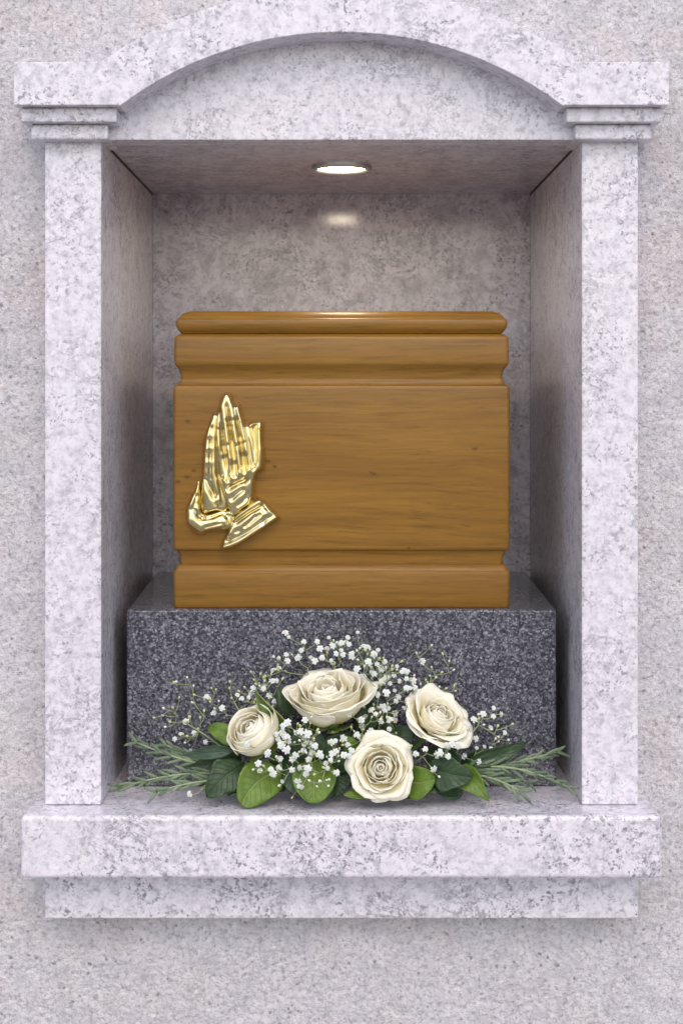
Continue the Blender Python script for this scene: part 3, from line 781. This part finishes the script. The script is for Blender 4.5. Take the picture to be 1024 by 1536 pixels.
# ------------------------------------------------------------------ rosemary
def make_rosemary(p0, pc, p1, n, ln, label, seed, wid=4.2, start=.10):
    rnd = random.Random(seed)
    a, b_, c = P(*p0), P(*pc), P(*p1)
    pts = bez(a, b_, c, 16)
    root = empty('rosemary_sprig', a); tag(root, label, 'rosemary', 'rosemary sprigs of the spray')
    v, f = tube('stem', pts, [.0013 - .0007 * i / 15 for i in range(16)], M_RSTEM, None, 6)
    mb = MB(); mb.add(v, f); mb.build('stem', M_RSTEM, root)
    for k in range(n):
        t = start + (1 - start) * k / (n - 1)
        i = min(14, int(t * 15)); fr = t * 15 - i
        p = pts[i].lerp(pts[i + 1], fr); tg = (pts[i + 1] - pts[i]).normalized()
        for sgn in (1, -1):
            nn = tg.cross(Vector((0, -1, 0))).normalized()
            az = rnd.uniform(-.9, .9)
            dirv = (tg * 1.0 + (nn * sgn * math.cos(az) + Vector((0, -1, 0)) * math.sin(az) * .6) * rnd.uniform(.30, .62)).normalized()
            L = ln * S * rnd.uniform(.75, 1.2) * (1 - .35 * t)
            up = dirv.cross(Vector((0, -1, 0.2))).normalized(); n2 = up.cross(dirv)
            vs, fs = [], []
            cur = rnd.uniform(-.25, .25)
            W = wid * S * .5
            for j in range(7):
                q = j / 6; w = W * (math.sin(math.pi * min(.95, q * .85 + .10)) ** .40)
                ctr = p + dirv * (L * q) + tg * (L * .12 * q * q) + up * (cur * L * q * q)
                ctr.y = min(ctr.y, YP - .003); ctr.z = max(ctr.z, U(-617) + .0012)
                vs += [ctr - up * w + n2 * w * .35, ctr + n2 * -.2 * w, ctr + up * w + n2 * w * .35]
            for j in range(6):
                for s in range(2): fs.append((j * 3 + s, j * 3 + s + 1, j * 3 + s + 4, j * 3 + s + 3))
            o = link('needle', pydata('needle', vs, fs), M_ROSEM, root, True); thick(o, .0006)
    return root
make_rosemary((345, 1152, .020), (290, 1150, .018), (206, 1114, .030), 9, 31, 'rosemary sprig at the left tip, rising against the dark block', 1)
make_rosemary((345, 1162, .016), (280, 1152, .010), (184, 1180, .012), 10, 31, 'rosemary sprig at far left lying level along the ledge', 2)
make_rosemary((350, 1172, .012), (300, 1166, .004), (236, 1188, -.002), 7, 28, 'short rosemary sprig below the other left ones, nearest the ledge edge', 3)
make_rosemary((350, 1150, .026), (300, 1142, .030), (250, 1118, .036), 7, 28, 'short rosemary sprig behind the grey-green leaf', 4)
make_rosemary((680, 1158, .016), (762, 1134, .010), (850, 1180, .008), 10, 31, 'longest rosemary sprig at far right, arching down to the ledge', 5)
make_rosemary((690, 1160, .014), (735, 1160, .006), (778, 1186, .004), 7, 30, 'rosemary sprig drooping beside the pointed bright leaf', 6)
make_rosemary((690, 1156, .022), (760, 1148, .026), (834, 1128, .034), 9, 30, 'rosemary sprig behind, rising right towards the pillar', 7)
make_rosemary((688, 1150, .020), (726, 1150, .016), (790, 1172, .018), 7, 28, 'rosemary sprig in the middle of the right-hand group', 8)

# ------------------------------------------------------------------ baby's breath
def floret_mesh(seed, spread=1.0):
    rnd = random.Random(seed); mb = MB()
    for n, r, lift, sz in ((6, .62, .05, .46), (6, .45, .28, .40), (5, .24, .46, .32), (3, .08, .58, .24)):
        ph = rnd.random() * 6
        for k in range(n):
            a = ph + 2 * math.pi * k / n + rnd.uniform(-.25, .25); s = sz * rnd.uniform(.85, 1.15)
            ca, sa = math.cos(a), math.sin(a); vs, fs = [], []
            for j in range(4):
                q = j / 3
                rr = r * spread * (.12 + q * 1.25); zz = lift + .22 * math.sin(q * 2.2) - .08 * q + rnd.uniform(-.03, .03)
                w = s * .62 * math.sin(math.pi * min(.9, q * .62 + .16))
                for i in (-1, 0, 1):
                    vs.append((rr * ca - i * w * sa, rr * sa + i * w * ca, zz + (.07 if i else 0) * s))
            for j in range(3):
                for i in range(2): fs.append((j * 3 + i, j * 3 + i + 1, j * 3 + i + 4, j * 3 + i + 3))
            mb.add(vs, fs, 0)
    vs, fs = [], []
    for r, z in ((.05, -.32), (.22, -.22), (.30, -.02), (.24, .12)):
        for k in range(7): vs.append((r * math.cos(k * 2 * math.pi / 7), r * math.sin(k * 2 * math.pi / 7), z))
    for i in range(3):
        for k in range(7): k2 = (k + 1) % 7; fs.append((i * 7 + k, i * 7 + k2, (i + 1) * 7 + k2, (i + 1) * 7 + k))
    mb.add(vs, fs, 1)
    me = pydata('floret', mb.v, mb.f); me.materials.append(M_GYP); me.materials.append(M_BUD)
    me.polygons.foreach_set('material_index', mb.m); me.polygons.foreach_set('use_smooth', [True] * len(me.polygons))
    return me
FLORETS = [floret_mesh(s, sp) for s, sp in ((1, 1.0), (2, .85), (3, 1.1), (4, .7))]
def bud_mesh(mats, tipped):
    vs, fs, mi = [], [], []
    prof = ((.06, -.75), (.34, -.55), (.55, -.1), (.50, .35), (.30, .66), (.06, .80))
    for r, z in prof:
        for k in range(8): vs.append((r * math.cos(k * math.pi / 4), r * math.sin(k * math.pi / 4), z))
    for i in range(5):
        for k in range(8):
            k2 = (k + 1) % 8; fs.append((i * 8 + k, i * 8 + k2, (i + 1) * 8 + k2, (i + 1) * 8 + k)); mi.append(1 if (tipped and i >= 2) else 0)
    me = pydata('bud', vs, fs)
    for m_ in mats: me.materials.append(m_)
    me.polygons.foreach_set('material_index', mi); me.polygons.foreach_set('use_smooth', [True] * len(fs))
    return me
BUDS = [bud_mesh([M_BUD, M_GYP], False), bud_mesh([M_BUD, M_GYP], True)]

def make_sprig(base, node, fl, buds, Y0, Y1, label, seed, fs=(9.5, 14.0), bs=(4.5, 6.5), extra=0):
    """base/node: (px,py,Y); fl, buds: lists of (px,py); Y0..Y1 depth spread"""
    rnd = random.Random(seed)
    a, c = P(*base), P(*node)
    root = empty('gypsophila_sprig', a); tag(root, label, "baby's breath", "baby's breath sprigs of the spray")
    main = bez(a, a.lerp(c, .5) + Vector((rnd.uniform(-.004, .004), -.002, .002)), c, 10)
    st = MB(); st.add(*tube('s', main, [.00075 - .0003 * i / 9 for i in range(10)], None, None, 5))
    items = [(p, 0) for p in fl] + [(p, 1) for p in buds]
    allp = [p for p, _ in items]
    for _ in range(int(extra * 1.6)):
        q = rnd.choice(allp); items.append(((q[0] + rnd.gauss(0, 9), q[1] + rnd.gauss(0, 8)), 1 if rnd.random() < .7 else 0))
    nodes = list(main[3:])
    items.sort(key=lambda q: (P(q[0][0], q[0][1], base[2]) - a).length)
    for (px, py), kind in items:
        Y = min(rnd.uniform(Y0, Y1), YP - .006)
        e = P(px, py, Y)
        s = min(nodes, key=lambda q: (q - e).length + (.02 if (q - a).length > (e - a).length * .93 else 0))
        mid = s.lerp(e, .55) + Vector((rnd.uniform(-.002, .002), rnd.uniform(-.001, .002), rnd.uniform(-.003, .0)))
        pts = bez(s, mid, e, 6)
        st.add(*tube('s', pts, [.00036, .00032, .0003, .00028, .00026, .00026], None, None, 4))
        nodes += [pts[1], pts[2], pts[3]]
        dr = (e - pts[-2]).normalized()
        face = (dr * .6 + Vector((rnd.uniform(-.4, .4), -1.0, rnd.uniform(0, .5)))).normalized()
        if kind == 0:
            me = rnd.choice(FLORETS); sz = rnd.uniform(*fs) * S * .5
        else:
            me = BUDS[rnd.random() < .5]; sz = rnd.uniform(*bs) * S * .62; face = dr
        o = bpy.data.objects.new('floret' if kind == 0 else 'bud', me); COL.objects.link(o)
        o.matrix_world = Matrix.Translation(e) @ (Vector((0, 0, 1)).rotation_difference(face) @ Quaternion((0, 0, 1), rnd.random() * 6)).to_matrix().to_4x4() @ Matrix.Diagonal((sz, sz, sz, 1))
        mw = o.matrix_world.copy(); o.parent = root; o.matrix_parent_inverse = Matrix.Translation(-a); o.matrix_basis = mw
    st.build('stems', M_GSTEM, root)
    return root
def C(ox, oy, k, pts): return [(ox + x / k, oy + y / k) for x, y in pts]
top = C(400, 940, 5.689, [(190, 90), (315, 130), (430, 130), (530, 95), (690, 95), (775, 50), (625, 150), (295, 205), (455, 190), (515, 190), (590, 230), (650, 240), (480, 260), (375, 265), (725, 235), (855, 180),
       (265, 270), (175, 295), (105, 270), (55, 375), (865, 300), (965, 350), (1005, 300), (565, 315), (160, 55), (910, 240), (560, 165)])
rm = C(500, 920, 2.844, [(148, 208), (218, 208), (300, 245), (255, 265), (325, 320), (265, 375), (210, 400), (187, 350), (262, 428), (203, 462), (240, 455), (237, 495), (100, 520), (135, 440), (155, 495), (290, 250),
       (120, 480), (42, 535), (310, 320), (345, 318), (270, 530), (300, 405), (165, 330), (225, 340)])
uc = C(500, 920, 2.844, [(322, 572), (352, 600), (390, 580), (452, 595), (490, 575), (487, 610), (425, 662), (480, 560), (500, 560)])
rt = C(500, 920, 2.844, [(568, 475), (598, 455), (637, 430), (680, 440), (712, 430), (668, 490), (728, 510), (605, 535), (610, 575), (642, 570), (670, 580), (555, 610), (618, 633), (575, 545)])
ce = C(320, 1040, 5.689, [(635, 250), (780, 230), (590, 340), (625, 375), (595, 430), (620, 480), (555, 390), (470, 505), (670, 565), (560, 635), (590, 750), (670, 650), (500, 690), (490, 650), (385, 600), (520, 700), (570, 560), (540, 350)])
cr = C(320, 1040, 5.689, [(790, 390), (775, 440), (865, 450), (770, 490), (815, 565), (920, 540), (960, 600), (975, 640), (790, 690), (750, 795), (740, 635), (1005, 420), (805, 640), (1010, 520), (800, 420), (845, 430), (1000, 570)])
cr += C(500, 920, 2.844, [(8, 545), (10, 590), (45, 605), (65, 610), (12, 680)])
beads = C(320, 1040, 5.689, [(985, 735), (905, 750), (885, 795), (980, 790), (820, 745), (915, 750), (965, 740)])
ce_b = C(320, 1040, 5.689, [(725, 340), (755, 320), (790, 315), (740, 280), (885, 330), (720, 260), (395, 660), (700, 350), (430, 620), (820, 350), (430, 470), (330, 430)])
lf = C(180, 1000, 4.655, [(385, 505), (600, 525), (495, 580)]); lfb = C(180, 1000, 4.655, [(395, 105), (515, 135), (415, 215), (305, 290), (370, 285), (300, 340), (385, 325), (350, 385), (318, 420), (462, 375), (490, 350),
       (505, 250), (560, 355), (440, 470), (455, 530), (470, 485), (545, 435), (380, 110), (470, 75), (520, 255), (450, 385)])
lm = C(180, 1000, 4.655, [(655, 325), (715, 290), (605, 215), (820, 200), (850, 225), (900, 215), (930, 150)]); lmb = C(180, 1000, 4.655, [(670, 160), (630, 245), (690, 240), (765, 150), (780, 220), (945, 230), (935, 90), (980, 50), (915, 35),
       (970, 120), (1010, 100), (675, 400), (700, 470), (745, 340), (690, 500), (640, 150)])
ru = C(600, 940, 3.938, [(20, 260), (75, 320), (40, 265), (130, 205)]); rub = C(600, 940, 3.938, [(95, 155), (185, 110), (250, 160), (185, 240), (245, 270), (175, 290), (315, 255), (230, 355), (325, 380), (270, 365), (120, 340), (60, 365), (160, 330), (210, 300), (320, 350)])
t1 = [p for p in top if p[0] < 478]; t2 = [p for p in top if 478 <= p[0] < 524]; t3 = [p for p in top if p[0] >= 524]
make_sprig((468, 1100, .032), (462, 1002, .038), t1, [], .032, .044, "baby's breath sprig over the left shoulder of the largest rose", 1, extra=9)
make_sprig((500, 1100, .034), (502, 998, .038), t2, [], .032, .044, "baby's breath sprig rising straight above the largest rose", 2, extra=8)
make_sprig((535, 1105, .032), (546, 1010, .036), t3, [], .030, .042, "baby's breath sprig over the right shoulder of the largest rose", 3, extra=8)
make_sprig((560, 1135, .024), (578, 1060, .018), rm, [], .004, .026, "dense baby's breath sprig between the largest and right-hand roses", 4, extra=22)
make_sprig((610, 1155, .010), (640, 1130, -.008), uc, [], -.016, -.008, "baby's breath sprig spilling under the right-hand rose", 5, extra=4)
make_sprig((665, 1150, .012), (715, 1090, .014), rt, C(500, 920, 2.844, [(762, 472), (700, 480), (640, 475), (620, 450), (745, 540), (690, 535)]), .006, .022, "baby's breath sprig at far right above the rosemary", 6, extra=6)
make_sprig((465, 1165, .006), (425, 1120, -.006), ce, ce_b, -.016, -.006, "baby's breath sprig in front of the closed rose", 7, fs=(11, 15), extra=18)
make_sprig((490, 1165, .006), (474, 1120, -.008), cr, [], -.018, -.006, "baby's breath sprig at the centre, left of the lowest rose", 8, fs=(11, 15), extra=24)
make_sprig((490, 1150, -.002), (484, 1168, -.015), [], beads, -.021, -.018, "tiny buds of baby's breath hanging over the rounded leaf", 9)
make_sprig((345, 1130, .022), (275, 1082, .034), lf, lfb, .026, .042, "green budded baby's breath sprig at far left above the rosemary", 10, extra=4)
make_sprig((385, 1120, .030), (350, 1050, .036), lm, lmb, .030, .042, "baby's breath sprig behind the closed rose", 11, extra=8)
make_sprig((630, 1120, .034), (646, 1015, .040), ru, rub, .036, .045, "thin green budded baby's breath sprig behind the right-hand rose", 12, extra=4)
make_sprig((318, 1180, .004), (300, 1187, -.004), [(285.3, 1191)], [], -.006, -.005, "lone white floret lying on the ledge at the left", 13, fs=(13.5, 14))
make_sprig((545, 1120, .028), (570, 1030, .030), C(500, 920, 2.844, [(130, 270), (175, 260), (225, 275), (190, 300), (240, 300), (205, 245), (280, 290), (150, 300), (120, 330), (260, 330), (310, 280)]), C(500, 920, 2.844, [(160, 230), (250, 225), (290, 205), (100, 160), (165, 180), (215, 330), (130, 400)]), .022, .034, "baby's breath sprig behind the dense one, right of the largest rose", 15, extra=14)
make_sprig((440, 1120, .028), (400, 1050, .034), [(396, 1030), (404, 1044), (390, 1052), (378, 1040), (412, 1052), (408, 1022)], [(384, 1026), (398, 1014), (372, 1052), (416, 1036), (388, 1060), (402, 1060), (424, 1018)], .028, .038, "baby's breath sprig between the closed rose and the largest rose", 16, extra=8)
make_sprig((540, 1130, .010), (548, 1088, .000), C(500, 920, 2.844, [(100, 520), (60, 560), (160, 500), (120, 455), (180, 430)]), [], -.006, .006, "small baby's breath sprig just above the lowest rose", 14, extra=10)

# ------------------------------------------------------------------ light and camera
W = bpy.data.worlds.new('World'); SC.world = W; W.use_nodes = True
nt = W.node_tree
sky = nt.nodes.new('ShaderNodeTexSky'); sky.sky_type = 'NISHITA'; sky.sun_disc = False
ELEV, AZ = 47, -5                                     # sun high behind the viewer, slightly to the left
sky.sun_elevation = R(ELEV); sky.sun_rotation = R(180 + AZ)
sky.air_density = 1.0; sky.dust_density = 2.6; sky.ozone_density = 1.0
bg = nt.nodes['Background']; nt.links.new(sky.outputs[0], bg.inputs['Color']); bg.inputs['Strength'].default_value = .15
sun = bpy.data.lights.new('sun', 'SUN'); sun.energy = 1.0; sun.angle = R(150); sun.color = (1, .94, .875)
so = bpy.data.objects.new('sun', sun); COL.objects.link(so)
d = Vector((math.sin(R(AZ)) * math.cos(R(ELEV)), -math.cos(R(AZ)) * math.cos(R(ELEV)), math.sin(R(ELEV))))
so.location = d * 3 + Vector((0, 0, ZC)); so.rotation_euler = (-d).to_track_quat('-Z', 'Y').to_euler()

cam = bpy.data.cameras.new('camera'); co = bpy.data.objects.new('camera', cam); COL.objects.link(co)
co.location = (0, -D, ZC); co.rotation_euler = (R(90), 0, 0)
cam.sensor_width = 36; cam.sensor_fit = 'AUTO'
cam.lens = D / S / 1536 * 36
cam.shift_y = -(768 - VY) / 1536
cam.clip_start = .02; cam.clip_end = 200
cam.dof.use_dof = True; cam.dof.focus_distance = D + .01; cam.dof.aperture_fstop = 13
SC.camera = co
SC.render.engine = 'CYCLES'
SC.cycles.use_denoising = True
SC.cycles.max_bounces = 8
SC.view_settings.view_transform = 'Standard'; SC.view_settings.look = 'None'
SC.view_settings.gamma = 1; SC.view_settings.use_curve_mapping = False
SC.view_settings.exposure = .32
